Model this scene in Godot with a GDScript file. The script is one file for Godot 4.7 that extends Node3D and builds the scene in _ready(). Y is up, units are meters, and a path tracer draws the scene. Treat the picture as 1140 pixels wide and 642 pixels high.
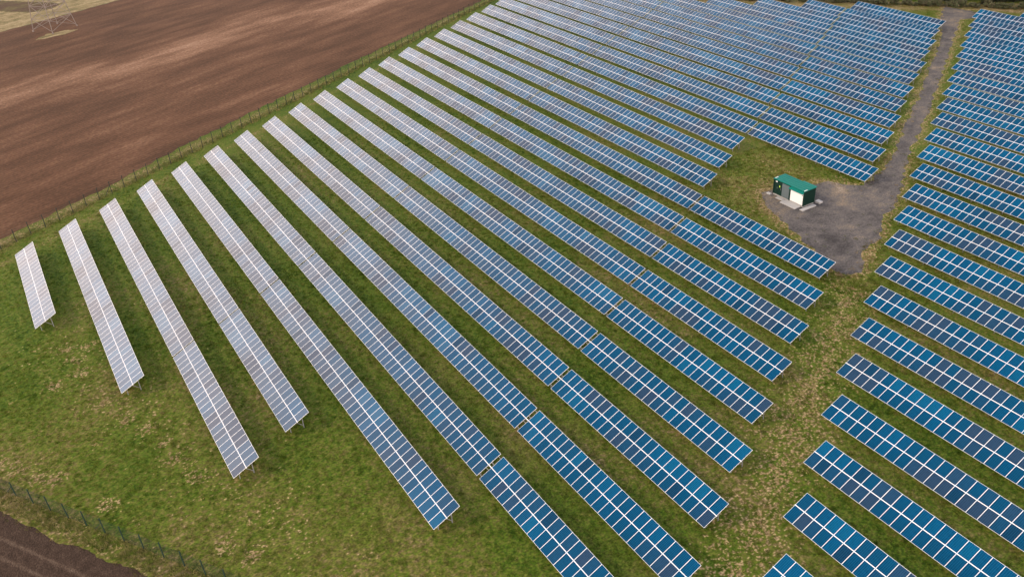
extends Node3D
# Solar farm seen from a drone. East is +x (along the rows), north is -z (across the rows), y is up.

const TILT := 0.43022
const SLOPE := 3.34          # length of a table up its slope: two modules and the strip between them
const LOW := 0.8             # height of the lower edge
const ROW0 := -6.606         # northing of the lower edge of the first row
const PITCH := 7.0964        # from row to row
const MODULE := 1.155        # nominal module pitch along the row

var rng := RandomNumberGenerator.new()
var M := {}
var glasses := []
var module_meshes := []
var unit_box: Mesh
var post_low: Mesh
var post_high: Mesh
var rafter_mesh: Mesh
var brace_mesh: Mesh
var site_image: Image
var names := {}
var tone_noise := FastNoiseLite.new()
var batch_noise := FastNoiseLite.new()

const TRACK := [Vector2(-140, 213), Vector2(-134.6, 204.6), Vector2(-123.6, 189.5), Vector2(-110.1, 166.5), Vector2(-97.1, 144.1), Vector2(-94.8, 140.0), Vector2(-89.4, 130.5), Vector2(-84.4, 120.4), Vector2(-83.0, 114.2), Vector2(-85.5, 112.0), Vector2(-88.0, 110.4), Vector2(-88.8, 106.6), Vector2(-91.0, 103.4), Vector2(-91.4, 99.6), Vector2(-88.0, 97.2), Vector2(-80.6, 94.2), Vector2(-77.7, 93.6), Vector2(-68.4, 90.0), Vector2(-66.1, 90.3), Vector2(-65.2, 92.3), Vector2(-68.4, 96.6), Vector2(-69.8, 98.8), Vector2(-70.2, 102.0), Vector2(-73.4, 107.1), Vector2(-76.2, 113.5), Vector2(-79.5, 119.2), Vector2(-83.5, 125.1), Vector2(-87.9, 131.9), Vector2(-93.0, 142.0), Vector2(-95.6, 146.9), Vector2(-108.1, 168.4), Vector2(-121.0, 190.3), Vector2(-130.0, 205.4), Vector2(-126, 210), Vector2(-118, 213)]

const ORD := ["first", "second", "third", "fourth", "fifth", "sixth", "seventh", "eighth", "ninth", "tenth", "eleventh", "twelfth", "thirteenth", "fourteenth", "fifteenth", "sixteenth", "seventeenth", "eighteenth", "nineteenth", "twentieth", "twenty-first", "twenty-second", "twenty-third", "twenty-fourth", "twenty-fifth", "twenty-sixth", "twenty-seventh", "twenty-eighth", "twenty-ninth", "thirtieth"]


# ---------------------------------------------------------------- helpers
func numbered(called: String) -> String:
	var n: int = names.get(called, 0)
	names[called] = n + 1
	return called if n == 0 else "%s_%03d" % [called, n]


func tag(o: Node3D, label := "", category := "", group := "", kind := "") -> void:
	if label: o.set_meta("label", label)
	if category: o.set_meta("category", category)
	if group: o.set_meta("group", group)
	if kind: o.set_meta("kind", kind)


func thing(called: String, at: Vector3, label: String, category: String, group := "") -> Node3D:
	var o := Node3D.new()
	o.name = numbered(called)
	add_child(o)
	o.position = at
	tag(o, label, category, group)
	return o


func part(called: String, mesh: Mesh, parent: Node, xf := Transform3D(), m: Material = null) -> MeshInstance3D:
	var o := MeshInstance3D.new()
	o.mesh = mesh
	o.name = called
	if m: o.material_override = m
	parent.add_child(o, true)
	o.transform = xf
	return o


func structure(called: String, mesh: Mesh, m: Material, label: String, category: String) -> MeshInstance3D:
	var o := MeshInstance3D.new()
	o.mesh = mesh
	o.name = called
	o.material_override = m
	add_child(o)
	tag(o, label, category, "", "structure")
	return o


func mat(col: Color, rough := 0.8, metal := 0.0) -> StandardMaterial3D:
	var m := StandardMaterial3D.new()
	m.albedo_color = col.linear_to_srgb()
	m.roughness = rough
	m.metallic = metal
	return m


func begin() -> SurfaceTool:
	var st := SurfaceTool.new()
	st.begin(Mesh.PRIMITIVE_TRIANGLES)
	return st


func quad(st: SurfaceTool, a: Vector3, b: Vector3, c: Vector3, d: Vector3) -> void:
	# a b c d run clockwise seen from the front
	var n := (c - a).cross(b - a).normalized()
	st.set_normal(n)
	var uv := [Vector2(0, 0), Vector2(1, 0), Vector2(1, 1), Vector2(0, 1)]
	var p := [a, b, c, d]
	for i in [0, 1, 2, 0, 2, 3]:
		st.set_normal(n)
		st.set_uv(uv[i])
		st.add_vertex(p[i])


func box(st: SurfaceTool, c: Vector3, s: Vector3, b := Basis()) -> void:
	var h := s * 0.5
	var v := []
	for k in 8:
		v.append(c + b * Vector3(h.x if k & 1 else -h.x, h.y if k & 2 else -h.y, h.z if k & 4 else -h.z))
	quad(st, v[6], v[2], v[3], v[7])
	quad(st, v[0], v[4], v[5], v[1])
	quad(st, v[4], v[6], v[7], v[5])
	quad(st, v[1], v[3], v[2], v[0])
	quad(st, v[5], v[7], v[3], v[1])
	quad(st, v[0], v[2], v[6], v[4])


func box_mesh(c: Vector3, s: Vector3) -> Mesh:
	var st := begin()
	box(st, c, s)
	return st.commit()


func bar(st: SurfaceTool, a: Vector3, b: Vector3, w: float, d: float) -> void:
	var y := (b - a).normalized()
	var x := y.cross(Vector3(0.31, 0.2, 0.93)).normalized() if absf(y.y) > 0.9 else y.cross(Vector3.UP).normalized()
	var z := x.cross(y)
	box(st, (a + b) * 0.5, Vector3(w, (b - a).length(), d), Basis(x, y, z))


func wire(st: SurfaceTool, a: Vector3, b: Vector3, r: float) -> void:
	var y := (b - a).normalized()
	var x := y.cross(Vector3(0.31, 0.2, 0.93)).normalized()
	var z := x.cross(y)
	var o := []
	for k in 3:
		o.append((x * cos(TAU * k / 3.0) + z * sin(TAU * k / 3.0)) * r)
	for k in 3:
		quad(st, a + o[k], b + o[k], b + o[(k + 1) % 3], a + o[(k + 1) % 3])


func noise(freq: float, octaves: int, sd: int, type := FastNoiseLite.TYPE_SIMPLEX_SMOOTH) -> FastNoiseLite:
	var n := FastNoiseLite.new()
	n.noise_type = type
	n.frequency = freq
	n.seed = sd
	n.fractal_type = FastNoiseLite.FRACTAL_FBM if octaves > 1 else FastNoiseLite.FRACTAL_NONE
	n.fractal_octaves = octaves
	return n


func noise_bytes(w: int, h: int, freq: float, octaves: int, sd: int, seamless := true) -> PackedByteArray:
	var n := noise(freq, octaves, sd)
	var im: Image = n.get_seamless_image(w, h) if seamless else n.get_image(w, h)
	return im.get_data()


func ramp(stops: Array) -> PackedByteArray:
	# stops: [place 0..255, linear colour]; 256 sRGB entries
	var lut := PackedByteArray()
	lut.resize(768)
	for i in 256:
		var k := 0
		while k < stops.size() - 2 and i > stops[k + 1][0]:
			k += 1
		var f := clampf((i - stops[k][0]) / float(stops[k + 1][0] - stops[k][0]), 0, 1)
		var a: Color = stops[k][1]
		var b: Color = stops[k + 1][1]
		var c := a.lerp(b, f).linear_to_srgb()
		lut[i * 3] = clampi(int(c.r * 255), 0, 255)
		lut[i * 3 + 1] = clampi(int(c.g * 255), 0, 255)
		lut[i * 3 + 2] = clampi(int(c.b * 255), 0, 255)
	return lut


func bake(size: int, field: PackedByteArray, speck: PackedByteArray, lut: PackedByteArray, big: PackedByteArray, mid: PackedByteArray, fine: PackedByteArray, grain: PackedByteArray, amp: Array) -> Image:
	# the kind of growth or soil at each place, by a slow field and three scales of noise; speck: share of straw or clods
	var data := PackedByteArray()
	data.resize(size * size * 3)
	var ab: int = amp[0]
	var am: int = amp[1]
	var af: int = amp[2]
	var ag: int = amp[3]
	var o := 0
	var mask := 1023
	for y in size:
		var ry := (y & mask) << 10
		var rs := (((y * 3) >> 1) & mask) << 10
		var r2 := ((y + 377) & mask) << 10
		for x in size:
			var i := y * size + x
			var xm := x & mask
			var f := fine[ry + xm] - 128
			var g := grain[r2 + ((x + 211) & mask)] - 128
			var d := field[i] + (((big[rs + ((x * 5) >> 3 & mask)] - 128) * ab + (mid[ry + ((x + (y >> 10) * 331) & mask)] - 128) * am + f * af) >> 8)
			var s := speck[i]
			if s > 6 and s + ((g * 2 + f * 2 + mid[r2 + ((x + 97) & mask)] - 128) >> 1) > 190:
				d = 215 + (g >> 2) + (f >> 3)
			d = clampi(d, 0, 255) * 3
			var b := 256 + ((g * ag) >> 7)
			data[o] = mini(255, (lut[d] * b) >> 8)
			data[o + 1] = mini(255, (lut[d + 1] * b) >> 8)
			data[o + 2] = mini(255, (lut[d + 2] * b) >> 8)
			o += 3
	return Image.create_from_data(size, size, false, Image.FORMAT_RGB8, data)


func strip(p: Vector2, a: Vector2, b: Vector2, w: float) -> float:
	var ab := b - a
	var f := clampf((p - a).dot(ab) / ab.length_squared(), 0, 1)
	return clampf(1.0 - p.distance_to(a + ab * f) / w, 0, 1)


func grow(field: Image, size: int) -> PackedByteArray:
	field.resize(size, size, Image.INTERPOLATE_BILINEAR)
	return field.get_data()


func sheet(outline: PackedVector2Array, y: float, lo: Vector2, span: Vector2) -> Mesh:
	# a flat sheet over an outline of (east, north) points; uv by place in the rectangle lo + span
	var st := begin()
	var t := Geometry2D.triangulate_polygon(outline)
	for k in range(0, t.size(), 3):
		var a := outline[t[k]]
		var b := outline[t[k + 1]]
		var c := outline[t[k + 2]]
		if (b - a).cross(c - a) > 0:
			var w := b
			b = c
			c = w
		for p: Vector2 in [a, b, c]:
			st.set_normal(Vector3.UP)
			st.set_uv((p - lo) / span)
			st.add_vertex(Vector3(p.x, y, -p.y))
	return st.commit()


func ragged(outline: Array, step: float, amount: float, sd: int) -> PackedVector2Array:
	var n := noise(0.3, 4, sd)
	var out := PackedVector2Array()
	for i in outline.size():
		var a: Vector2 = outline[i]
		var b: Vector2 = outline[(i + 1) % outline.size()]
		var k := maxi(1, int(a.distance_to(b) / step))
		var across := (b - a).orthogonal().normalized()
		for j in k:
			var p := a.lerp(b, j / float(k))
			out.append(p + across * n.get_noise_2d(p.x, p.y) * amount * 2.0)
	return out


func noise_at(p: Vector2) -> float:
	return batch_noise.get_noise_2d(p.x * 4.0, p.y * 4.0)


func tex(im: Image) -> ImageTexture:
	return ImageTexture.create_from_image(im)


func ground_material(im: Image, relief: Image, depth: float) -> StandardMaterial3D:
	var m := StandardMaterial3D.new()
	m.albedo_texture = tex(im)
	m.roughness = 0.95
	m.metallic_specular = 0.25
	m.texture_repeat = true
	m.heightmap_enabled = true
	m.heightmap_texture = tex(relief)
	m.heightmap_scale = depth
	return m


# ---------------------------------------------------------------- scene
func _ready() -> void:
	rng.seed = 20240611
	tone_noise = noise(0.9, 1, 5)
	batch_noise = noise(0.055, 2, 9)
	camera_and_light()
	materials()
	ground()
	tables()
	inverter_cabin()
	fences()
	pylon()
	far_edge()
	grass()


func camera_and_light() -> void:
	var cam := Camera3D.new()
	cam.name = "camera"
	cam.fov = 36.186
	cam.near = 0.5
	cam.far = 6000
	add_child(cam)
	cam.transform = Transform3D(Basis(Vector3(0.52520619, -0.06098269, -0.84878712), Vector3(-0.42281007, 0.84690281, -0.32247059), Vector3(0.73850532, 0.52823929, 0.4190145)), Vector3(0, 65.128, 0))
	cam.current = true

	var to_sun := Vector3(-0.38, 0.62, 0.69).normalized()   # south-west, softened by thin cloud
	var sun := DirectionalLight3D.new()
	sun.name = "sun"
	sun.light_energy = 1.05
	sun.light_color = Color(1.0, 0.90, 0.76)
	sun.light_angular_distance = 8
	sun.shadow_enabled = true
	add_child(sun)
	sun.look_at_from_position(to_sun * 100, Vector3.ZERO)

	var w := 512
	var h := 256
	var im := Image.create(w, h, false, Image.FORMAT_RGBF)
	var veil := noise(1.6, 4, 31)
	var zenith := Vector3(0.12, 0.46, 0.95)
	var bank := Vector3(6.8, 5.55, 4.95)    # bright hazy cloud low down all round, clear blue above it
	for y in h:
		var el := (0.5 - (y + 0.5) / h) * PI
		for x in w:
			var az := ((x + 0.5) / w) * TAU
			var d := Vector3(sin(az) * cos(el), sin(el), -cos(az) * cos(el))
			var c := bank * 0.5
			if el > 0:
				var puff := veil.get_noise_3d(d.x, d.y * 2.5, d.z)
				var f := 1.0 - smoothstep(24.0, 50.0, rad_to_deg(el) + puff * 7.0)
				c = zenith.lerp(bank * (0.94 + 0.12 * puff), f)
			im.set_pixel(x, y, Color(c.x, c.y, c.z))
	var sky := Sky.new()
	var sm := PanoramaSkyMaterial.new()
	sm.panorama = tex(im)
	sky.sky_material = sm
	var e := Environment.new()
	e.background_mode = Environment.BG_SKY
	e.sky = sky
	e.background_energy_multiplier = 1.0
	e.tonemap_mode = Environment.TONE_MAPPER_LINEAR
	e.tonemap_exposure = 0.62
	e.sdfgi_enabled = true
	e.ssao_enabled = true
	e.ssil_enabled = true
	var we := WorldEnvironment.new()
	we.name = "world"
	we.environment = e
	add_child(we)


func materials() -> void:
	M.frame = mat(Color(0.80, 0.82, 0.83), 0.35)
	M.steel = mat(Color(0.20, 0.21, 0.21), 0.6, 0.2)
	M.rail = mat(Color(0.80, 0.82, 0.83), 0.4)
	M.dark_green = mat(Color(0.003, 0.022, 0.016), 0.7)
	M.fence = mat(Color(0.012, 0.02, 0.014), 0.9)
	M.green_fence = mat(Color(0.004, 0.026, 0.014), 0.9)
	M.teal = mat(Color(0.001, 0.145, 0.118), 0.75)
	M.teal.metallic_specular = 0.3
	M.dark_green.metallic_specular = 0.3
	M.concrete = mat(Color(0.34, 0.34, 0.33), 0.9)
	M.white = mat(Color(0.66, 0.68, 0.68), 0.6)
	M.louvre = mat(Color(0.07, 0.10, 0.11), 0.6)
	M.pylon = mat(Color(0.17, 0.14, 0.12), 0.7)
	# module glass over cells: blue, violet-blue and darker batches
	var base := [Color(0.0005, 0.043, 0.102), Color(0.0005, 0.048, 0.115), Color(0.0005, 0.057, 0.132), Color(0.001, 0.042, 0.098), Color(0.006, 0.041, 0.093), Color(0.013, 0.040, 0.085), Color(0.019, 0.038, 0.075), Color(0.004, 0.029, 0.068), Color(0.001, 0.070, 0.152)]
	for k in base.size():
		var b: Color = base[k]
		var im := Image.create(72, 104, false, Image.FORMAT_RGB8)
		var r := RandomNumberGenerator.new()
		r.seed = 77 + k
		var cell := []
		for i in 60:
			cell.append(r.randf_range(0.9, 1.1))
		for y in 104:
			for x in 72:
				var cx := int(x / 12.0)
				var cy := mini(9, int((y - 2) / 10.0)) if y > 2 else 0
				var c: Color = b * cell[cy * 6 + cx] * r.randf_range(0.93, 1.07)
				if x % 12 == 0:
					c = c.lerp(Color(0.06, 0.26, 0.40), 0.36)
				elif (y - 2) % 10 == 0:
					c = c.lerp(Color(0.06, 0.26, 0.40), 0.14)
				im.set_pixel(x, y, c.linear_to_srgb())
		var m := StandardMaterial3D.new()
		m.albedo_texture = tex(im)
		m.roughness = 0.15
		m.metallic_specular = [0.52, 0.54, 0.52, 0.55, 0.53, 0.49, 0.46, 0.45, 0.55][k]
		glasses.append(m)
	for g in glasses:
		module_meshes.append(make_module(g))
	unit_box = box_mesh(Vector3.ZERO, Vector3.ONE)
	var s := sin(TILT)
	var c := cos(TILT)
	var hl := LOW + 0.75 * s - 0.22
	var hh := LOW + 2.45 * s - 0.22
	var st := begin()
	box(st, Vector3(0, hl / 2 - 0.1, 0), Vector3(0.06, hl + 0.2, 0.10))
	post_low = st.commit()
	st = begin()
	box(st, Vector3(0, hh / 2 - 0.1, 0), Vector3(0.06, hh + 0.2, 0.10))
	post_high = st.commit()
	rafter_mesh = box_mesh(Vector3(0, -0.16, -SLOPE / 2), Vector3(0.06, 0.11, 3.05))
	st = begin()
	bar(st, Vector3(0.045, 0.35, -2.45 * c), Vector3(0.045, LOW + 1.5 * s - 0.2, -1.5 * c), 0.05, 0.05)
	brace_mesh = st.commit()


func make_module(glass: Material) -> ArrayMesh:
	# x along the row, y off the glass, z down the slope; origin at the middle of the glass
	var hx := (MODULE - 0.012) / 2
	var hz := 0.825
	var fw := 0.024
	var gx := hx - fw
	var gz := hz - fw
	var st := begin()
	var t := 0.0
	var y := 0.0
	var o := [Vector3(-hx, y, -hz), Vector3(hx, y, -hz), Vector3(hx, y, hz), Vector3(-hx, y, hz)]
	var i := [Vector3(-gx, y, -gz), Vector3(gx, y, -gz), Vector3(gx, y, gz), Vector3(-gx, y, gz)]
	var dn := Vector3(0, -0.004, 0)
	var bt := Vector3(0, -0.038, 0)
	for k in 4:
		var n := (k + 1) % 4
		quad(st, o[k], o[n], i[n], i[k])
		quad(st, o[n], o[k], o[k] + bt, o[n] + bt)
		quad(st, i[k], i[n], i[n] + dn, i[k] + dn)
	quad(st, o[3] + bt, o[2] + bt, o[1] + bt, o[0] + bt)
	st.set_material(M.frame)
	var mesh := st.commit()
	st = begin()
	quad(st, i[0] + dn, i[1] + dn, i[2] + dn, i[3] + dn)
	st.set_material(glass)
	st.commit(mesh)
	return mesh


# ---------------------------------------------------------------- ground
func ground() -> void:
	var big := noise_bytes(1024, 1024, 0.006, 4, 11)
	var mid := noise_bytes(1024, 1024, 0.045, 3, 12)
	var fine := noise_bytes(1024, 1024, 0.20, 2, 13)
	var grain := noise_bytes(1024, 1024, 0.42, 2, 14)

	var clods := Image.create_from_data(1024, 1024, false, Image.FORMAT_L8, fine)
	var turf := Image.create(2048, 2048, false, Image.FORMAT_L8)
	for q: Vector2i in [Vector2i(0, 0), Vector2i(1024, 0), Vector2i(0, 1024), Vector2i(1024, 1024)]:
		turf.blit_rect(clods, Rect2i(0, 0, 1024, 1024), q)
	# furrows run along x of the field's own axes, about 0.95 m apart
	var rows := PackedByteArray()
	rows.resize(1024 * 1024)
	for y in 1024:
		var ridge := int(70.0 * sin(y * TAU / 5.3 + 1.7 * sin(y * 0.05))) 
		for x in 1024:
			rows[y * 1024 + x] = clampi(128 + ridge + ((fine[y * 1024 + x] - 128) * 2 / 3), 0, 255)
	var furrows := Image.create_from_data(1024, 1024, false, Image.FORMAT_L8, rows)

	# the wide land all round
	var far := PackedVector2Array([Vector2(-3000, -3000), Vector2(3000, -3000), Vector2(3000, 3000), Vector2(-3000, 3000)])
	var gm := StandardMaterial3D.new()
	gm.albedo_color = Color(0.10, 0.115, 0.04).linear_to_srgb()
	gm.roughness = 1.0
	structure("ground", sheet(far, -0.012, Vector2.ZERO, Vector2(10, 10)), gm, "wide green land all round the solar farm", "ground")

	# grass of the solar farm
	var lo := Vector2(-240, -40)
	var span := Vector2(230, 272)
	var n := 512
	var dry := Image.create(n, n, false, Image.FORMAT_L8)
	var spk := Image.create(n, n, false, Image.FORMAT_L8)
	var patches := [Vector2(-114.4, -3.8), Vector2(-111, -3.2), Vector2(-107.6, -2.7), Vector2(-106.3, -6.2), Vector2(-113, -1.2), Vector2(-93.8, 0.0), Vector2(-90.9, 1.9), Vector2(-86.8, 2.5), Vector2(-83.7, 3.1), Vector2(-79.2, 4.2), Vector2(-64.7, 5.9), Vector2(-94.6, -13.4), Vector2(-92.1, -12.0), Vector2(-89.3, -10.5), Vector2(-80.6, -4.4), Vector2(-67.6, 4.1), Vector2(-88.0, -8.9), Vector2(-99, -1.5)]
	for y in n:
		for x in n:
			var p := lo + Vector2((x + 0.5) / n, (y + 0.5) / n) * span
			var d := 92.0
			var s := 0.0
			# the upper left is lusher, the lower right drier
			d += clampf((p.x + 150.0) * 0.35, -26, 22)
			if p.x > -130 and p.y < 110:
				var c := strip(p, Vector2(-36, 40), Vector2(-62.5, 87), 6.0)
				s = maxf(s, 172.0 * pow(c, 0.6))
				d += 12.0 * c
				if p.y < 30:
					for q: Vector2 in patches:
						if p.distance_squared_to(q) < 6.0:
							s = maxf(s, 225.0 * (1.0 - p.distance_to(q) / 2.45))
					var lawn := clampf((22.0 - p.y) / 10.0, 0, 1)
					s = maxf(s, 8.0 * lawn)
					var l := strip(p, Vector2(-116, -6), Vector2(-60, 12), 9.0)
					s = maxf(s, 86.0 * l)
					d += 14.0 * l
					d += 46.0 * minf(1.0, 1.7 * strip(p, Vector2(-104, -24.6), Vector2(-55, 6.4), 3.0))
					s = maxf(s, 112.0 * strip(p, Vector2(-104, -24.6), Vector2(-55, 6.4), 2.8))
			if p.x > -105 and p.x < -60 and p.y > 84 and p.y < 120:
				var c2 := strip(p, Vector2(-92, 106), Vector2(-86, 95), 12.0)
				d += 40.0 * c2
				s = maxf(s, 95.0 * c2)
				s = maxf(s, 165.0 * strip(p, Vector2(-82, 93.5), Vector2(-77.5, 93.2), 1.6))
				s = maxf(s, 235.0 * strip(p, Vector2(-65.0, 92), Vector2(-69.4, 100.3), 1.7))
				s = maxf(s, 190.0 * strip(p, Vector2(-88, 113.5), Vector2(-81, 112), 1.8))
			# stones and bare earth spilling over the edge of the track
			if p.x > -142 and p.x < -62 and p.y > 86:
				var edge := 0.0
				for k in TRACK.size() - 1:
					edge = maxf(edge, strip(p, TRACK[k], TRACK[k + 1], 1.9))
				s = maxf(s, 165.0 * minf(1.0, edge * 1.6))
				d += 45.0 * edge
			# verge along the field fence and the worn line inside it
			var v := strip(p, Vector2(-147.8, -18.9), Vector2(-243, 150), 2.4)
			d += 66.0 * minf(1.0, v * 1.6)
			s = maxf(s, 135.0 * v)
			var wl := strip(p, Vector2(-144, -12.6), Vector2(-222, 127), 1.5)
			d += 46.0 * wl
			s = maxf(s, 108.0 * wl)
			# far verge by the hedge
			var hv := strip(p, Vector2(-190, 172), Vector2(-118, 230), 6.0)
			d += 105.0 * minf(1.0, hv * 2.0)
			s = maxf(s, 140.0 * hv)
			dry.set_pixel(x, y, Color8(clampi(int(d), 0, 255), 0, 0))
			spk.set_pixel(x, y, Color8(clampi(int(s), 0, 255), 0, 0))
	var lut := ramp([[0, Color(0.021, 0.047, 0.003)], [50, Color(0.047, 0.086, 0.006)], [100, Color(0.078, 0.108, 0.012)], [145, Color(0.104, 0.110, 0.022)], [185, Color(0.148, 0.126, 0.044)], [220, Color(0.225, 0.163, 0.083)], [255, Color(0.34, 0.26, 0.152)]])
	site_image = bake(2048, grow(dry, 2048), grow(spk, 2048), lut, big, mid, fine, grain, [110, 70, 160, 96])
	var site := PackedVector2Array([lo, Vector2(-10, -40), Vector2(-10, 232), Vector2(-240, 232)])
	structure("grass_field", sheet(site, 0.0, lo, span), ground_material(site_image, turf, 9.0), "mown grass with dry straw patches under and between the solar rows", "grass")

	# ploughed field beyond the fence, in axes along (p) and across (q) the furrows
	var dp := Vector2(-0.36, 0.933)
	var dq := Vector2(-0.933, -0.36)
	var plo := Vector2(20, 130)
	var pspan := Vector2(220, 190)
	var fld := Image.create(256, 256, false, Image.FORMAT_L8)
	var zero := Image.create(256, 256, false, Image.FORMAT_L8)
	var pts := [Vector2(-236, -10), Vector2(-237.5, -0.9), Vector2(-240.6, 14.7), Vector2(-240.9, 30.7), Vector2(-249.6, 48.1), Vector2(-259.7, 67.8), Vector2(-258.4, 94.4), Vector2(-268, 125)]
	for y in 256:
		for x in 256:
			var pq := plo + Vector2((x + 0.5) / 256, (y + 0.5) / 256) * pspan
			var p := dp * pq.x + dq * pq.y
			var d := 92.0
			var band := 0.0
			for k in pts.size() - 1:
				band = maxf(band, strip(p, pts[k], pts[k + 1], 17.0))
			d += 92.0 * band
			d += 22.0 * strip(p, Vector2(-190, -10), Vector2(-262, 120), 16.0)
			d += 26.0 * strip(p, Vector2(-168, -14), Vector2(-205, 60), 10.0)
			fld.set_pixel(x, y, Color8(clampi(int(d), 0, 255), 0, 0))
			zero.set_pixel(x, y, Color8(0, 0, 0))
	var stretch: Image = noise(0.02, 4, 21).get_seamless_image(1024, 1024)
	var thin := Image.create(1024, 1024, false, Image.FORMAT_L8)
	var nn := noise(0.06, 3, 22)
	thin = nn.get_image(280, 1024)
	thin.resize(1024, 1024, Image.INTERPOLATE_CUBIC)
	var streaks: Image = noise(0.016, 4, 23).get_image(760, 1024)
	streaks.resize(1024, 1024, Image.INTERPOLATE_CUBIC)
	var soil := ramp([[0, Color(0.036, 0.017, 0.008)], [70, Color(0.064, 0.031, 0.015)], [130, Color(0.100, 0.050, 0.026)], [190, Color(0.185, 0.105, 0.062)], [255, Color(0.30, 0.19, 0.125)]])
	var fim := bake(1024, grow(fld, 1024), grow(zero, 1024), soil, streaks.get_data(), thin.get_data(), fine, grain, [112, 34, 66, 52])
	var outline := ragged([Vector2(-150.2, -16.5), Vector2(-155.8, -8.2), Vector2(-167.6, 12.9), Vector2(-176.4, 26.4), Vector2(-205.6, 77.5), Vector2(-226.5, 117), Vector2(-246, 152), Vector2(-330, 152), Vector2(-345, 98), Vector2(-322.4, 42.4), Vector2(-307.4, 5.3), Vector2(-296, -23)], 1.5, 0.5, 8)
	structure("ploughed_field", pq_sheet(outline, 0.004, dp, dq, plo, pspan), ground_material(fim, furrows, 9.0), "bare brown ploughed field beyond the left fence with pale dry streaks", "field")

	# straw-coloured field beyond it
	var sf := Image.create(256, 256, false, Image.FORMAT_L8)
	for y in 256:
		for x in 256:
			var pq := Vector2(60, 265) + Vector2((x + 0.5) / 256, (y + 0.5) / 256) * Vector2(140, 140)
			var p := dp * pq.x + dq * pq.y
			var d := 195.0
			if strip(p, Vector2(-352, 4), Vector2(-333, 19), 6.0) > 0.0:
				d = 40.0
			sf.set_pixel(x, y, Color8(int(d), 0, 0))
	var straw := ramp([[0, Color(0.05984, 0.03373, 0.02176)], [80, Color(0.0816, 0.06528, 0.02448)], [130, Color(0.1142, 0.1006, 0.0408)], [190, Color(0.185, 0.1469, 0.068)], [255, Color(0.272, 0.2176, 0.1197)]])
	var sim := bake(1024, grow(sf, 1024), grow(zero, 1024), straw, streaks.get_data(), mid, fine, grain, [130, 120, 90, 44])
	var so := ragged([Vector2(-296.4, -23), Vector2(-307.8, 5.3), Vector2(-322.8, 42.4), Vector2(-345.4, 98), Vector2(-420, 98), Vector2(-400, -23)], 2.0, 0.5, 15)
	structure("straw_field", pq_sheet(so, 0.008, dp, dq, Vector2(60, 265), Vector2(140, 140)), ground_material(sim, clods, 10.0), "rough straw-coloured grass beyond the ploughed field", "field")
	var patch := ragged([Vector2(-288.6, 12.2), Vector2(-291, 14.0), Vector2(-293.8, 16.6), Vector2(-294.0, 21.5), Vector2(-292.8, 25.4), Vector2(-291.2, 23.5), Vector2(-289.6, 20.0)], 0.7, 0.45, 16)
	structure("grass_patch", pq_sheet(patch, 0.012, dp, dq, Vector2(60, 265), Vector2(140, 140)), ground_material(sim, clods, 10.0), "pale unploughed grass patch round the pylon's feet", "grass")

	# dark soil in the lower left corner, with pale wheel lines
	var ds := Image.create(256, 256, false, Image.FORMAT_L8)
	var along := Vector2(0.845, 0.534)
	for y in 256:
		for x in 256:
			var p := Vector2(-125, -40) + Vector2((x + 0.5) / 256, (y + 0.5) / 256) * Vector2(64, 44)
			var side := (p - Vector2(-86.4, -14.3)).dot(Vector2(0.534, -0.845))
			var d := 70.0
			for l: float in [2.6, 4.3, 7.4, 9.1]:
				d += 95.0 * clampf(1.0 - absf(side - l) / 0.28, 0, 1)
			ds.set_pixel(x, y, Color8(clampi(int(d), 0, 255), 0, 0))
	var dark := ramp([[0, Color(0.0204, 0.01275, 0.0085)], [80, Color(0.0476, 0.0306, 0.02125)], [160, Color(0.08925, 0.0629, 0.0442)], [255, Color(0.153, 0.1148, 0.085)]])
	var dim := bake(1024, grow(ds, 1024), grow(zero, 1024), dark, mid, mid, fine, grain, [40, 70, 110, 60])
	var dso := ragged([Vector2(-125, -39), Vector2(-104, -26), Vector2(-86.4, -14.5), Vector2(-77.6, -9.2), Vector2(-72.4, -5.8), Vector2(-61, 1.6), Vector2(-61, -40), Vector2(-125, -40)], 0.4, 0.28, 17)
	structure("bare_soil", sheet(dso, 0.004, Vector2(-125, -40), Vector2(64, 44)), ground_material(dim, clods, 8.0), "dark tilled soil with wheel lines outside the lower left fence", "soil")

	# gravel track and yard
	var glo := Vector2(-140, 82)
	var gspan := Vector2(82, 130)
	var gf := Image.create(256, 256, false, Image.FORMAT_L8)
	for y in 256:
		for x in 256:
			var p := glo + Vector2((x + 0.5) / 256, (y + 0.5) / 256) * gspan
			var d := 96.0
			d += 80.0 * strip(p, Vector2(-87, 112), Vector2(-80, 106.5), 3.4)
			d += 62.0 * strip(p, Vector2(-92, 102), Vector2(-84, 96.5), 3.6)
			d += 40.0 * clampf(noise_at(p) * 2.0, 0, 1)
			d -= 40.0 * strip(p, Vector2(-74, 97), Vector2(-72.5, 94), 4.5)
			d += 60.0 * strip(p, Vector2(-128, 205), Vector2(-133, 210), 7.0)
			d += 55.0 * strip(p, Vector2(-123.8, 190.5), Vector2(-120, 191.4), 0.9)
			for off: float in [-0.95, 0.95]:
				var o := Vector2(0.87, 0.49) * off
				d += 30.0 * strip(p, Vector2(-131, 206) + o, Vector2(-84.5, 124) + o, 0.7)
				d += 24.0 * strip(p, Vector2(-84.5, 124) + o, Vector2(-73, 101) + o, 0.8)
			gf.set_pixel(x, y, Color8(clampi(int(d), 0, 255), 0, 0))
	var stone := ramp([[0, Color(0.0378, 0.03612, 0.03612)], [70, Color(0.06888, 0.06468, 0.063)], [125, Color(0.1025, 0.09576, 0.09072)], [175, Color(0.1411, 0.1218, 0.1008)], [215, Color(0.189, 0.1512, 0.1092)], [255, Color(0.2688, 0.2268, 0.1764)]])
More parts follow.
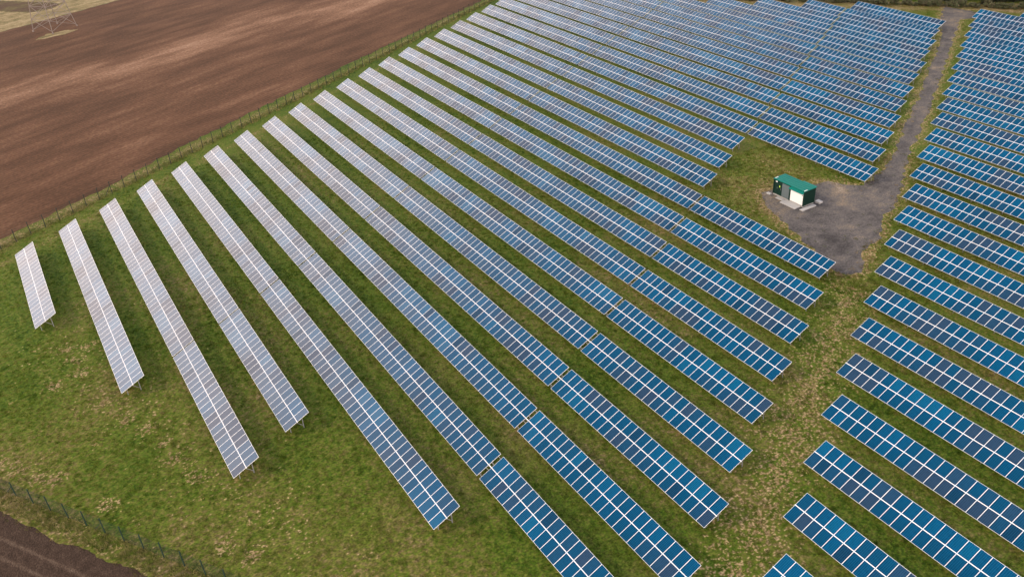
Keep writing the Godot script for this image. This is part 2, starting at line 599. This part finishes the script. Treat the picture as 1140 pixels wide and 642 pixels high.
	var gim := bake(1024, grow(gf, 1024), grow(zero, 1024), stone, big, mid, fine, grain, [90, 90, 100, 60])
	var go := ragged(TRACK, 0.7, 0.45, 18)
	structure("gravel_track", sheet(go, 0.004, glo, gspan), ground_material(gim, clods, 5.0), "grey gravel track and turning yard between the solar blocks", "track")


func pq_sheet(outline: PackedVector2Array, y: float, dp: Vector2, dq: Vector2, lo: Vector2, span: Vector2) -> Mesh:
	var st := begin()
	var t := Geometry2D.triangulate_polygon(outline)
	for k in range(0, t.size(), 3):
		var a := outline[t[k]]
		var b := outline[t[k + 1]]
		var c := outline[t[k + 2]]
		if (b - a).cross(c - a) > 0:
			var w := b
			b = c
			c = w
		for p: Vector2 in [a, b, c]:
			st.set_normal(Vector3.UP)
			st.set_uv((Vector2(p.dot(dp), p.dot(dq)) - lo) / span)
			st.add_vertex(Vector3(p.x, y, -p.y))
	return st.commit()


# ---------------------------------------------------------------- solar tables
func solar_table(u0: float, u1: float, row: float, over: float, label: String, group: String, sd: int) -> void:
	var length := u1 - u0
	var cols := int(round(length / MODULE))
	var pitch := length / cols
	var t := thing("solar_table", Vector3(u0, 0, -(ROW0 + row * PITCH)), label, "solar table", group)
	var r := RandomNumberGenerator.new()
	r.seed = sd
	var tilt := Basis(Vector3(1, 0, 0), Vector3(0, cos(TILT), sin(TILT)), Vector3(0, -sin(TILT), cos(TILT)))
	var wide := tilt.scaled_local(Vector3(pitch / MODULE, 1, 1))
	var base := Vector3(0, LOW, 0)
	for c in cols:
		for k in 2:
			var z := -0.825 if k == 0 else -(SLOPE - 0.825)
			var b := batch_noise.get_noise_2d(u0 + c * 1.9, row * 37.0 + k * 6.0) * 1.5 + r.randf_range(-0.42, 0.42)
			var v := 0
			if b > 0.68: v = 6
			elif b > 0.50: v = 5
			elif b > 0.32: v = 4
			elif b > 0.12: v = 3
			elif b > -0.22: v = 0
			elif b > -0.5: v = 1
			elif b > -0.8: v = 2
			else: v = 8
			if r.randf() < 0.02: v = 7
			# each module sits a little differently in its clamps
			var j := Basis.from_euler(Vector3(r.randf_range(-0.006, 0.006), 0, r.randf_range(-0.008, 0.008)))
			part("solar_panel", module_meshes[v], t, Transform3D(wide * j, base + tilt * Vector3((c + 0.5) * pitch, r.randf_range(-0.001, 0.001), z)))
	var n := 0
	for z: float in [0.35, 1.28, 2.06, 2.99]:
		part("purlin", unit_box, t, Transform3D(tilt.scaled_local(Vector3(length + over + 0.14, 0.055, 0.05)), base + tilt * Vector3(length / 2 + over / 2, -0.0725, -z)), M.steel)
	part("centre_strip", unit_box, t, Transform3D(tilt.scaled_local(Vector3(length + over + 0.1, 0.02, 0.09)), base + tilt * Vector3(length / 2 + over / 2, -0.049, -SLOPE / 2)), M.rail)
	var frames := maxi(2, int(round(length / 5.8)) + 1)
	for f in frames:
		var x := 0.45 + (length - 0.9) * f / float(frames - 1)
		part("rafter", rafter_mesh, t, Transform3D(tilt, base + Vector3(x, 0, 0)), M.steel)
		part("post", post_low, t, Transform3D(Basis(), Vector3(x, 0, -0.75 * cos(TILT))), M.steel)
		part("post", post_high, t, Transform3D(Basis(), Vector3(x, 0, -2.45 * cos(TILT))), M.steel)
		part("brace", brace_mesh, t, Transform3D(Basis(), Vector3(x + 0.01, 0, 0)), M.steel)


func tables() -> void:
	var left := [-146.37, -150.77, -154.79, -158.79, -162.95, -166.92, -170.9, -174.9, -178.84, -183.0, -187.04, -191.0, -195.36, -199.2, -203.39, -207.3, -211.4, -215.56, -219.65, -223.8, -227.8, -231.9, -220.0, -205.0, -193.5, -182.85, -172.32, -162.22, -152.4]
	var right := [-120.86, -98.4, -75.72, -79.62, -57.11, -34.5, -38.45, -42.49, -46.55, -50.63, -54.62, -58.59, -62.64, -66.82, -97.6, -101.56, -105.83, -82.87, -87.08, -91.06, -95.08, -99.4, -103.22, -107.4, -110.97, -115.46, -119.04, -123.4, -126.9]
	var left_group := "solar tables left of the gravel track"
	for k in 29:
		var u0: float = left[k]
		var u1: float = right[k]
		var nominal: float = u0 if k < 22 else -215.56 - 4.06 * (k - 17)
		var cuts := []
		for g: Array in [[nominal + 52.45, 0.38], [nominal + 106.1, 0.52]]:
			var at: float = g[0]
			if at > u0 + 8 and at < u1 - 8:
				cuts.append([at, g[1] if k > 3 or g[1] > 0.4 else 0.3])
		var a := u0
		var count := cuts.size() + 1
		for c in count:
			var b: float = cuts[c][0] - cuts[c][1] * 0.5 if c < cuts.size() else u1
			var over: float = cuts[c][1] - 0.12 if c < cuts.size() else 0.0
			var where: String = "only section, without a gap" if count == 1 else (["upper left section, before its gap", "lower right section, after its gap"][c] if count == 2 else ["upper left section of three", "middle section between two gaps", "lower right section of three"][c])
			solar_table(a, b, k, over, "solar table, %s row counted from the left, %s" % [ORD[k], where], left_group, 1000 + k * 7 + c)
			if c < cuts.size():
				a = cuts[c][0] + cuts[c][1] * 0.5
	var begins := [-35.2, -39.29, -43.32, -47.37, -51.5, -55.49, -59.44, -63.56, -67.67, -71.7, -75.75, -79.82, -83.86, -87.75, -91.75, -95.72, -99.69, -103.69, -107.8, -111.85, -115.8, -119.75, -123.65, -127.6, -120.2]
	var leaves := [-31.9, -27.0, -22.1, -24.1, -28.7, -33.2, -37.5, -42.1, -46.7, -51.2, -55.8, -60.3, -64.6, -69.2, -73.7, -78.2, -82.8, -87.3, -91.6, -96.2, -100.8, -105.3, -109.8, -114.4, -110.0]
	for j in 25:
		var cols := int(ceil((leaves[j] - begins[j] + 7.0) / 1.157))
		solar_table(begins[j], begins[j] + cols * 1.157, j + 6.991, 0.0, "blue solar table right of the track, %s row counted from the bottom" % ORD[j], "solar tables right of the gravel track", 3000 + j)


# ---------------------------------------------------------------- cabin
func inverter_cabin() -> void:
	var t := thing("inverter_cabin", Vector3(-89.9, 0, -100.75), "green steel inverter cabin with a white door and teal roof on the gravel yard", "cabin")
	# x 0..6.35 east, z 0..-2.45 north, walls 2.75 high on a 0.15 plinth
	var L := 6.35
	var D := 2.45
	var H := 2.72
	var st := begin()
	box(st, Vector3(L / 2, 0.09, -D / 2), Vector3(L - 0.1, 0.18, D - 0.1))
	part("plinth", st.commit(), t, Transform3D(), M.concrete)
	st = begin()
	box(st, Vector3(L / 2, 0.18 + (H - 0.18) / 2, -D / 2 - 0.03), Vector3(L - 0.06, H - 0.18, D - 0.12))
	part("body", st.commit(), t, Transform3D(), M.dark_green)
	# ribs of the corrugated walls
	var rib := box_mesh(Vector3.ZERO, Vector3(0.14, H - 0.36, 0.05))
	var rib_side := box_mesh(Vector3.ZERO, Vector3(0.05, H - 0.36, 0.14))
	for k in 8:
		part("wall_rib", rib_side, t, Transform3D(Basis(), Vector3(L - 0.008, 0.18 + (H - 0.18) / 2, -0.3 - k * 0.265)), M.dark_green)
	for k in 20:
		part("wall_rib", rib, t, Transform3D(Basis(), Vector3(0.25 + k * 0.308, 0.18 + (H - 0.18) / 2, -D + 0.0)), M.dark_green)
	# corner posts
	for x: float in [0.07, L - 0.07]:
		for z: float in [-0.05, -D - 0.0]:
			st = begin()
			box(st, Vector3(x, 0.18 + (H - 0.15) / 2, z), Vector3(0.17, H - 0.17, 0.17))
			part("corner_post", st.commit(), t, Transform3D(), M.dark_green)
	# front: green doors, grey louvre, post, white door
	var door := box_mesh(Vector3.ZERO, Vector3(0.72, 2.2, 0.05))
	for k in 2:
		var d := part("door", door, t, Transform3D(Basis(), Vector3(0.55 + k * 0.75, 1.36, -0.075)), M.dark_green)
		part("handle", box_mesh(Vector3(0.25, 0, 0.04), Vector3(0.04, 0.3, 0.04)), d, Transform3D(), M.steel)
	var sign := mat(Color(0.35, 0.55, 0.06), 0.6)
	part("warning_sign", box_mesh(Vector3(1.28, 1.75, -0.04), Vector3(0.2, 0.3, 0.012)), t, Transform3D(), sign)
	part("wall_lamp", box_mesh(Vector3(0.62, 2.42, -0.02), Vector3(0.30, 0.16, 0.12)), t, Transform3D(), M.white)
	var lf := part("louvre_panel", box_mesh(Vector3(2.55, 1.38, -0.08), Vector3(1.55, 2.25, 0.05)), t, Transform3D(), M.louvre)
	var slat := box_mesh(Vector3.ZERO, Vector3(1.45, 0.02, 0.09))
	for k in 17:
		part("slat", slat, lf, Transform3D(Basis(Vector3.RIGHT, 0.7), Vector3(2.55, 0.38 + k * 0.125, -0.03)), M.louvre)
	part("door_post", box_mesh(Vector3(3.47, 1.45, -0.03), Vector3(0.22, 2.5, 0.1)), t, Transform3D(), M.dark_green)
	var wd := part("white_door", box_mesh(Vector3(4.88, 1.28, -0.055), Vector3(2.55, 2.05, 0.05)), t, Transform3D(), M.white)
	wd.set_meta("label", "wide white panel door")
	part("lock", box_mesh(Vector3(6.0, 1.95, -0.01), Vector3(0.12, 0.12, 0.05)), wd, Transform3D(), M.louvre)
	# roof: a long ribbed sheet, the east half a little wider, and the canopy over the white door
	var slope := Basis(Vector3.RIGHT, 0.015)
	var rf := part("roof", box_mesh(Vector3(L / 2, H + 0.05, -D / 2), Vector3(L + 0.12, 0.10, D + 0.16)), t, Transform3D(), M.teal)
	var seam := box_mesh(Vector3.ZERO, Vector3(0.05, 0.035, D + 0.1))
	for k in 13:
		part("roof_seam", seam, rf, Transform3D(Basis(), Vector3(0.25 + k * 0.487, H + 0.1165, -D / 2)), M.teal)
	part("roof_extension", box_mesh(Vector3(4.95, H + 0.02, -D - 0.25), Vector3(2.7, 0.08, 0.34)), rf, Transform3D(), M.teal)
	st = begin()
	box(st, Vector3(4.9, H - 0.23, 0.12), Vector3(2.86, 0.06, 0.62), Basis(Vector3.RIGHT, 0.42))
	part("canopy", st.commit(), t, Transform3D(), M.teal)
	part("corner_cap", box_mesh(Vector3(0.12, H + 0.11, -0.5), Vector3(0.16, 0.02, 0.6)), rf, Transform3D(), M.white)
	part("corner_cap", box_mesh(Vector3(L - 0.06, H + 0.11, -0.35), Vector3(0.12, 0.02, 0.7)), rf, Transform3D(), M.white)
	# slabs lying round it
	slab(Vector3(-85.45, 0, -100.05), Vector3(3.1, 0.14, 1.45), "wide pale concrete slab in front of the cabin's white door")
	slab(Vector3(-82.95, 0, -101.25), Vector3(0.62, 0.16, 3.0), "narrow concrete step along the cabin's right end")
	slab(Vector3(-83.25, 0, -104.0), Vector3(0.9, 0.3, 0.8), "small white concrete block at the cabin's rear right corner")
	slab(Vector3(-90.25, 0, -100.3), Vector3(0.75, 0.16, 0.5), "small white concrete pad at the cabin's left front corner")
	slab(Vector3(-87.85, 0, -100.3), Vector3(1.5, 0.1, 0.6), "low grey concrete sill below the cabin's louvres")


func slab(at: Vector3, s: Vector3, label: String) -> void:
	var o := MeshInstance3D.new()
	var st := begin()
	var b := 0.02
	box(st, Vector3(0, (s.y - b) / 2, 0), Vector3(s.x, s.y - b, s.z))
	# chamfered upper edge
	var h := s * 0.5
	var y0 := s.y - b
	var lowr := [Vector3(-h.x, y0, -h.z), Vector3(h.x, y0, -h.z), Vector3(h.x, y0, h.z), Vector3(-h.x, y0, h.z)]
	var top := [Vector3(-h.x + b, s.y, -h.z + b), Vector3(h.x - b, s.y, -h.z + b), Vector3(h.x - b, s.y, h.z - b), Vector3(-h.x + b, s.y, h.z - b)]
	quad(st, top[0], top[1], top[2], top[3])
	for k in 4:
		quad(st, lowr[k], lowr[(k + 1) % 4], top[(k + 1) % 4], top[k])
	o.mesh = st.commit()
	o.name = numbered("concrete_slab")
	o.material_override = M.concrete
	add_child(o)
	o.position = at + Vector3(0, 0.004, 0)
	tag(o, label, "slab", "concrete slabs round the cabin")


# ---------------------------------------------------------------- fences
func fence(m: Material, a: Vector2, b: Vector2, spacing: float, high: float, label: String, braced: Array, sd: int) -> void:
	var r := RandomNumberGenerator.new()
	r.seed = sd
	var n := int(round(a.distance_to(b) / spacing))
	var step := (b - a) / n
	var t := thing("mesh_fence", Vector3(a.x, 0, -a.y), label, "fence", "wire mesh fences round the solar farm")
	var st := begin()
	box(st, Vector3(0, high / 2 - 0.15, 0), Vector3(0.09, high + 0.3, 0.09))
	box(st, Vector3(0, high + 0.015, 0), Vector3(0.11, 0.03, 0.11))
	var post := st.commit()
	st = begin()
	var w := step.length()
	for k in 13:
		var y := 0.05 + (high - 0.12) * k / 12.0
		wire(st, Vector3(0, y, 0), Vector3(w, y, 0), 0.0042)
	var vs := int(w / 0.06)
	for k in vs:
		var x := (k + 0.5) * w / vs
		wire(st, Vector3(x, 0.03, 0), Vector3(x, high - 0.04, 0), 0.0034)
	var mesh := st.commit()
	st = begin()
	bar(st, Vector3(0, high * 0.75, 0), Vector3(w * 0.55, 0.02, 0), 0.06, 0.06)
	var stay := st.commit()
	var turn := Basis(Vector3.UP, atan2(step.y, step.x))
	for k in n + 1:
		var p := Vector3(step.x * k, 0, -step.y * k)
		var lean := Basis.from_euler(Vector3(r.randf_range(-0.03, 0.03), 0, r.randf_range(-0.03, 0.03)))
		part("post", post, t, Transform3D(turn * lean, p), m)
		if k < n:
			var g := part("wire_mesh", mesh, t, Transform3D(turn, p), m)
			g.set_meta("kind", "stuff")
		if k in braced:
			part("stay", stay, t, Transform3D(turn.rotated(Vector3.UP, PI), p), m)


func fences() -> void:
	fence(M.fence, Vector2(-146.2, -18.0), Vector2(-241.5, 151.0), 2.78, 2.35, "long dark post and wire mesh fence between the brown field and the rows", [12, 30, 47], 41)
	fence(M.green_fence, Vector2(-103.5, -22.55), Vector2(-54.0, 8.75), 2.67, 2.05, "dark green post and wire mesh fence across the lower left corner", [7, 12], 42)


# ---------------------------------------------------------------- pylon
func pylon() -> void:
	var t := thing("power_pylon", Vector3(-298.5, 0, -19.5), "grey steel lattice pylon standing in the ploughed field, upper left", "pylon")
	var turn := Basis(Vector3.UP, 0.55)
	var b := 4.3
	var k := 1.0
	var H := 30.0
	var corner := func(i: int, y: float) -> Vector3:
		var f: float = lerpf(b, 0.9, y / H)
		return turn * Vector3(f if i == 0 or i == 3 else -f, y, f if i < 2 else -f)
	for i in 4:
		var st := begin()
		bar(st, corner.call(i, -0.2), corner.call(i, H), 0.16, 0.16)
		part("leg", st.commit(), t, Transform3D(), M.pylon)
		st = begin()
		var f := turn * Vector3(b if i == 0 or i == 3 else -b, 0.15, b if i < 2 else -b)
		box(st, f, Vector3(0.4, 0.4, 0.4), turn)
		part("footing", st.commit(), t, Transform3D(), M.pylon)
	var levels := [0.6, 3.6, 7.4, 11.4, 15.4, 19.2, 23.0, 26.5, 29.8]
	for l in levels.size():
		for i in 4:
			var j := (i + 1) % 4
			var y: float = levels[l]
			if l > 0:
				var st := begin()
				bar(st, corner.call(i, y), corner.call(j, y), 0.1, 0.1)
				part("strut", st.commit(), t, Transform3D(), M.pylon)
			if l < levels.size() - 1:
				for d in 2:
					var st := begin()
					bar(st, corner.call(i if d == 0 else j, y), corner.call(j if d == 0 else i, levels[l + 1]), 0.09, 0.09)
					part("diagonal", st.commit(), t, Transform3D(), M.pylon)
	for a in 3:
		var y := 19.2 + a * 4.6
		var st := begin()
		var wide := 6.5 - absf(a - 1) * 1.2
		bar(st, turn * Vector3(-wide, y, 0), turn * Vector3(wide, y, 0), 0.22, 0.22)
		part("cross_arm", st.commit(), t, Transform3D(), M.pylon)


# ---------------------------------------------------------------- hedge and wood
func leaf_ball(sd: int, count: int, size: Vector3, leaf: float, cols: Array) -> Mesh:
	var r := RandomNumberGenerator.new()
	r.seed = sd
	var st := begin()
	var lumps := []
	for k in 9:
		lumps.append([Vector3(r.randf_range(-0.6, 0.6) * size.x, size.y * r.randf_range(0.2, 0.85), r.randf_range(-0.6, 0.6) * size.z), r.randf_range(0.25, 0.48)])
	for k in count:
		var l: Array = lumps[r.randi() % 9]
		var d := Vector3(r.randfn(), r.randfn(), r.randfn()).normalized() * pow(r.randf(), 0.4)
		var p: Vector3 = l[0] + d * size * float(l[1])
		p.y = maxf(p.y, 0.05)
		var a := Vector3(r.randfn(), r.randfn(), r.randfn()).normalized()
		var b := a.cross(Vector3(r.randfn(), r.randfn(), r.randfn())).normalized()
		var c: Color = cols[r.randi() % cols.size()]
		c = c * r.randf_range(0.75, 1.25)
		st.set_color(c)
		var s := leaf * r.randf_range(0.6, 1.4)
		st.add_vertex(p + a * s)
		st.set_color(c)
		st.add_vertex(p - a * s * 0.6 + b * s * 0.6)
		st.set_color(c)
		st.add_vertex(p - a * s * 0.6 - b * s * 0.6)
	return st.commit()


func far_edge() -> void:
	var lm := StandardMaterial3D.new()
	lm.vertex_color_use_as_albedo = true
	lm.roughness = 0.85
	var green := [Color(0.04, 0.055, 0.018), Color(0.065, 0.08, 0.03), Color(0.10, 0.10, 0.05), Color(0.085, 0.07, 0.04)]
	var dark := [Color(0.012, 0.018, 0.007), Color(0.02, 0.026, 0.01), Color(0.03, 0.03, 0.014)]
	var shrubs := []
	for k in 3:
		shrubs.append(leaf_ball(60 + k, 900, Vector3(2.2, 1.7, 1.5), 0.22, green))
	var trees := []
	for k in 3:
		trees.append(leaf_ball(70 + k, 2600, Vector3(3.6, 7.0, 3.2), 0.42, dark))
	var r := RandomNumberGenerator.new()
	r.seed = 99
	var a := Vector2(-196, 170.5)
	var b := Vector2(-104, 239.0)
	var out := Vector2(-(b - a).y, (b - a).x).normalized()
	var t := thing("bramble_hedge", Vector3(a.x, 0, -a.y), "low tangled grey-green hedge along the far edge beyond the track", "hedge")
	for k in 44:
		var p := (b - a) * (k + r.randf_range(-0.3, 0.3)) / 43.0 + out * r.randf_range(-0.6, 0.9)
		part("shrub", shrubs[k % 3], t, Transform3D(Basis(Vector3.UP, r.randf() * TAU).scaled(Vector3(1, r.randf_range(0.7, 1.15), 1)), Vector3(p.x, 0, -p.y)), lm)
	var mm := MultiMesh.new()
	mm.transform_format = MultiMesh.TRANSFORM_3D
	mm.mesh = trees[0]
	mm.instance_count = 150
	for k in 150:
		var p := a + (b - a) * r.randf_range(-0.1, 1.15) + out * r.randf_range(5.5, 26)
		mm.set_instance_transform(k, Transform3D(Basis(Vector3.UP, r.randf() * TAU) * r.randf_range(0.75, 1.25), Vector3(p.x, 0, -p.y)))
	var wood := MultiMeshInstance3D.new()
	wood.name = "woodland"
	wood.multimesh = mm
	wood.material_override = lm
	add_child(wood)
	tag(wood, "dark evergreen wood behind the hedge at the far edge", "wood", "", "stuff")


# ---------------------------------------------------------------- grass tufts
func tuft(sd: int, blades: int, high: float, spread: float) -> Mesh:
	var r := RandomNumberGenerator.new()
	r.seed = sd
	var st := begin()
	for k in blades:
		var a := r.randf() * TAU
		var base := Vector3(cos(a), 0, sin(a)) * spread * sqrt(r.randf())
		var lean := Vector3(r.randfn() * 0.5, 1, r.randfn() * 0.5).normalized()
		var side := lean.cross(Vector3(r.randfn(), 0, r.randfn())).normalized() * r.randf_range(0.012, 0.022)
		var h := high * r.randf_range(0.5, 1.2)
		for p: Vector3 in [base - side, base + side, base + lean * h]:
			st.add_vertex(p)
	return st.commit()


func tufts(called: String, mesh: Mesh, places: Array, label: String) -> void:
	var m := StandardMaterial3D.new()
	m.vertex_color_use_as_albedo = true
	m.roughness = 0.9
	m.metallic_specular = 0.2
	m.backlight_enabled = true
	m.backlight = Color(0.7, 0.7, 0.5)
	var mm := MultiMesh.new()
	mm.transform_format = MultiMesh.TRANSFORM_3D
	mm.use_colors = true
	mm.mesh = mesh
	mm.instance_count = places.size()
	for k in places.size():
		mm.set_instance_transform(k, places[k][0])
		mm.set_instance_color(k, places[k][1])
	var o := MultiMeshInstance3D.new()
	o.name = called
	o.multimesh = mm
	o.material_override = m
	add_child(o)
	tag(o, label, "grass", "", "stuff")


func grass() -> void:
	var green := []
	var long := []
	var lo := Vector2(-240, -40)
	var span := Vector2(230, 272)
	var fa := Vector2(-146.2, -18.0)
	var fb := Vector2(-241.5, 151.0)
	var track := PackedVector2Array(TRACK)
	var zones := [[-118.0, -22.0, -16.0, 92.0, 60000], [-165.0, -118.0, -14.0, 100.0, 14000], [-105.0, -55.0, 86.0, 130.0, 16000], [-150.0, -92.0, 130.0, 222.0, 14000]]
	for zn: Array in zones:
		for k in int(zn[4]):
			var p := Vector2(rng.randf_range(zn[0], zn[1]), rng.randf_range(zn[2], zn[3]))
			if (p - fa).cross(fb - fa) < 0.5 * (fb - fa).length(): continue            # beyond the field fence
			if (p - Vector2(-86.4, -14.3)).dot(Vector2(0.534, -0.845)) > rng.randf_range(-0.3, 0.9): continue # bare soil corner
			if p.y > 88 and Geometry2D.is_point_in_polygon(p + Vector2(rng.randfn(), rng.randfn()) * 0.45, track) and rng.randf() < 0.985: continue
			var q := (p - lo) / span * 2048.0
			var c := site_image.get_pixel(clampi(int(q.x), 0, 2047), clampi(int(q.y), 0, 2047)).srgb_to_linear() * rng.randf_range(0.8, 1.25)
			var s := rng.randf_range(0.7, 1.5)
			green.append([Transform3D(Basis(Vector3.UP, rng.randf() * TAU).scaled(Vector3(s, s * rng.randf_range(0.7, 1.2), s)), Vector3(p.x, 0, -p.y)), c])
	# long pale grass along both fences
	for seg: Array in [[fa, fb, 2600, -1.6, 0.8], [Vector2(-103.5, -22.9), Vector2(-54, 8.4), 1100, -1.7, 0.6]]:
		var d: Vector2 = (seg[1] - seg[0]).normalized()
		var nrm := Vector2(-d.y, d.x)
		var outer := 1.0 if seg[0] == fa else -1.0
		for k in int(seg[2]):
			var f := rng.randf()
			var p: Vector2 = seg[0] + (seg[1] - seg[0]) * f + nrm * outer * rng.randf_range(-0.4, 1.7)
			var g := rng.randf()
			var c := Color(0.09, 0.115, 0.025).lerp(Color(0.34, 0.28, 0.14), g * g)
			var s := rng.randf_range(0.7, 1.5)
			long.append([Transform3D(Basis(Vector3.UP, rng.randf() * TAU).scaled(Vector3(s, s, s)), Vector3(p.x, 0, -p.y)), c])
	tufts("grass_tufts", tuft(3, 16, 0.13, 0.22), green, "short grass tufts over the solar farm")
	tufts("long_grass", tuft(4, 14, 0.30, 0.26), long, "long pale grass along the fences")
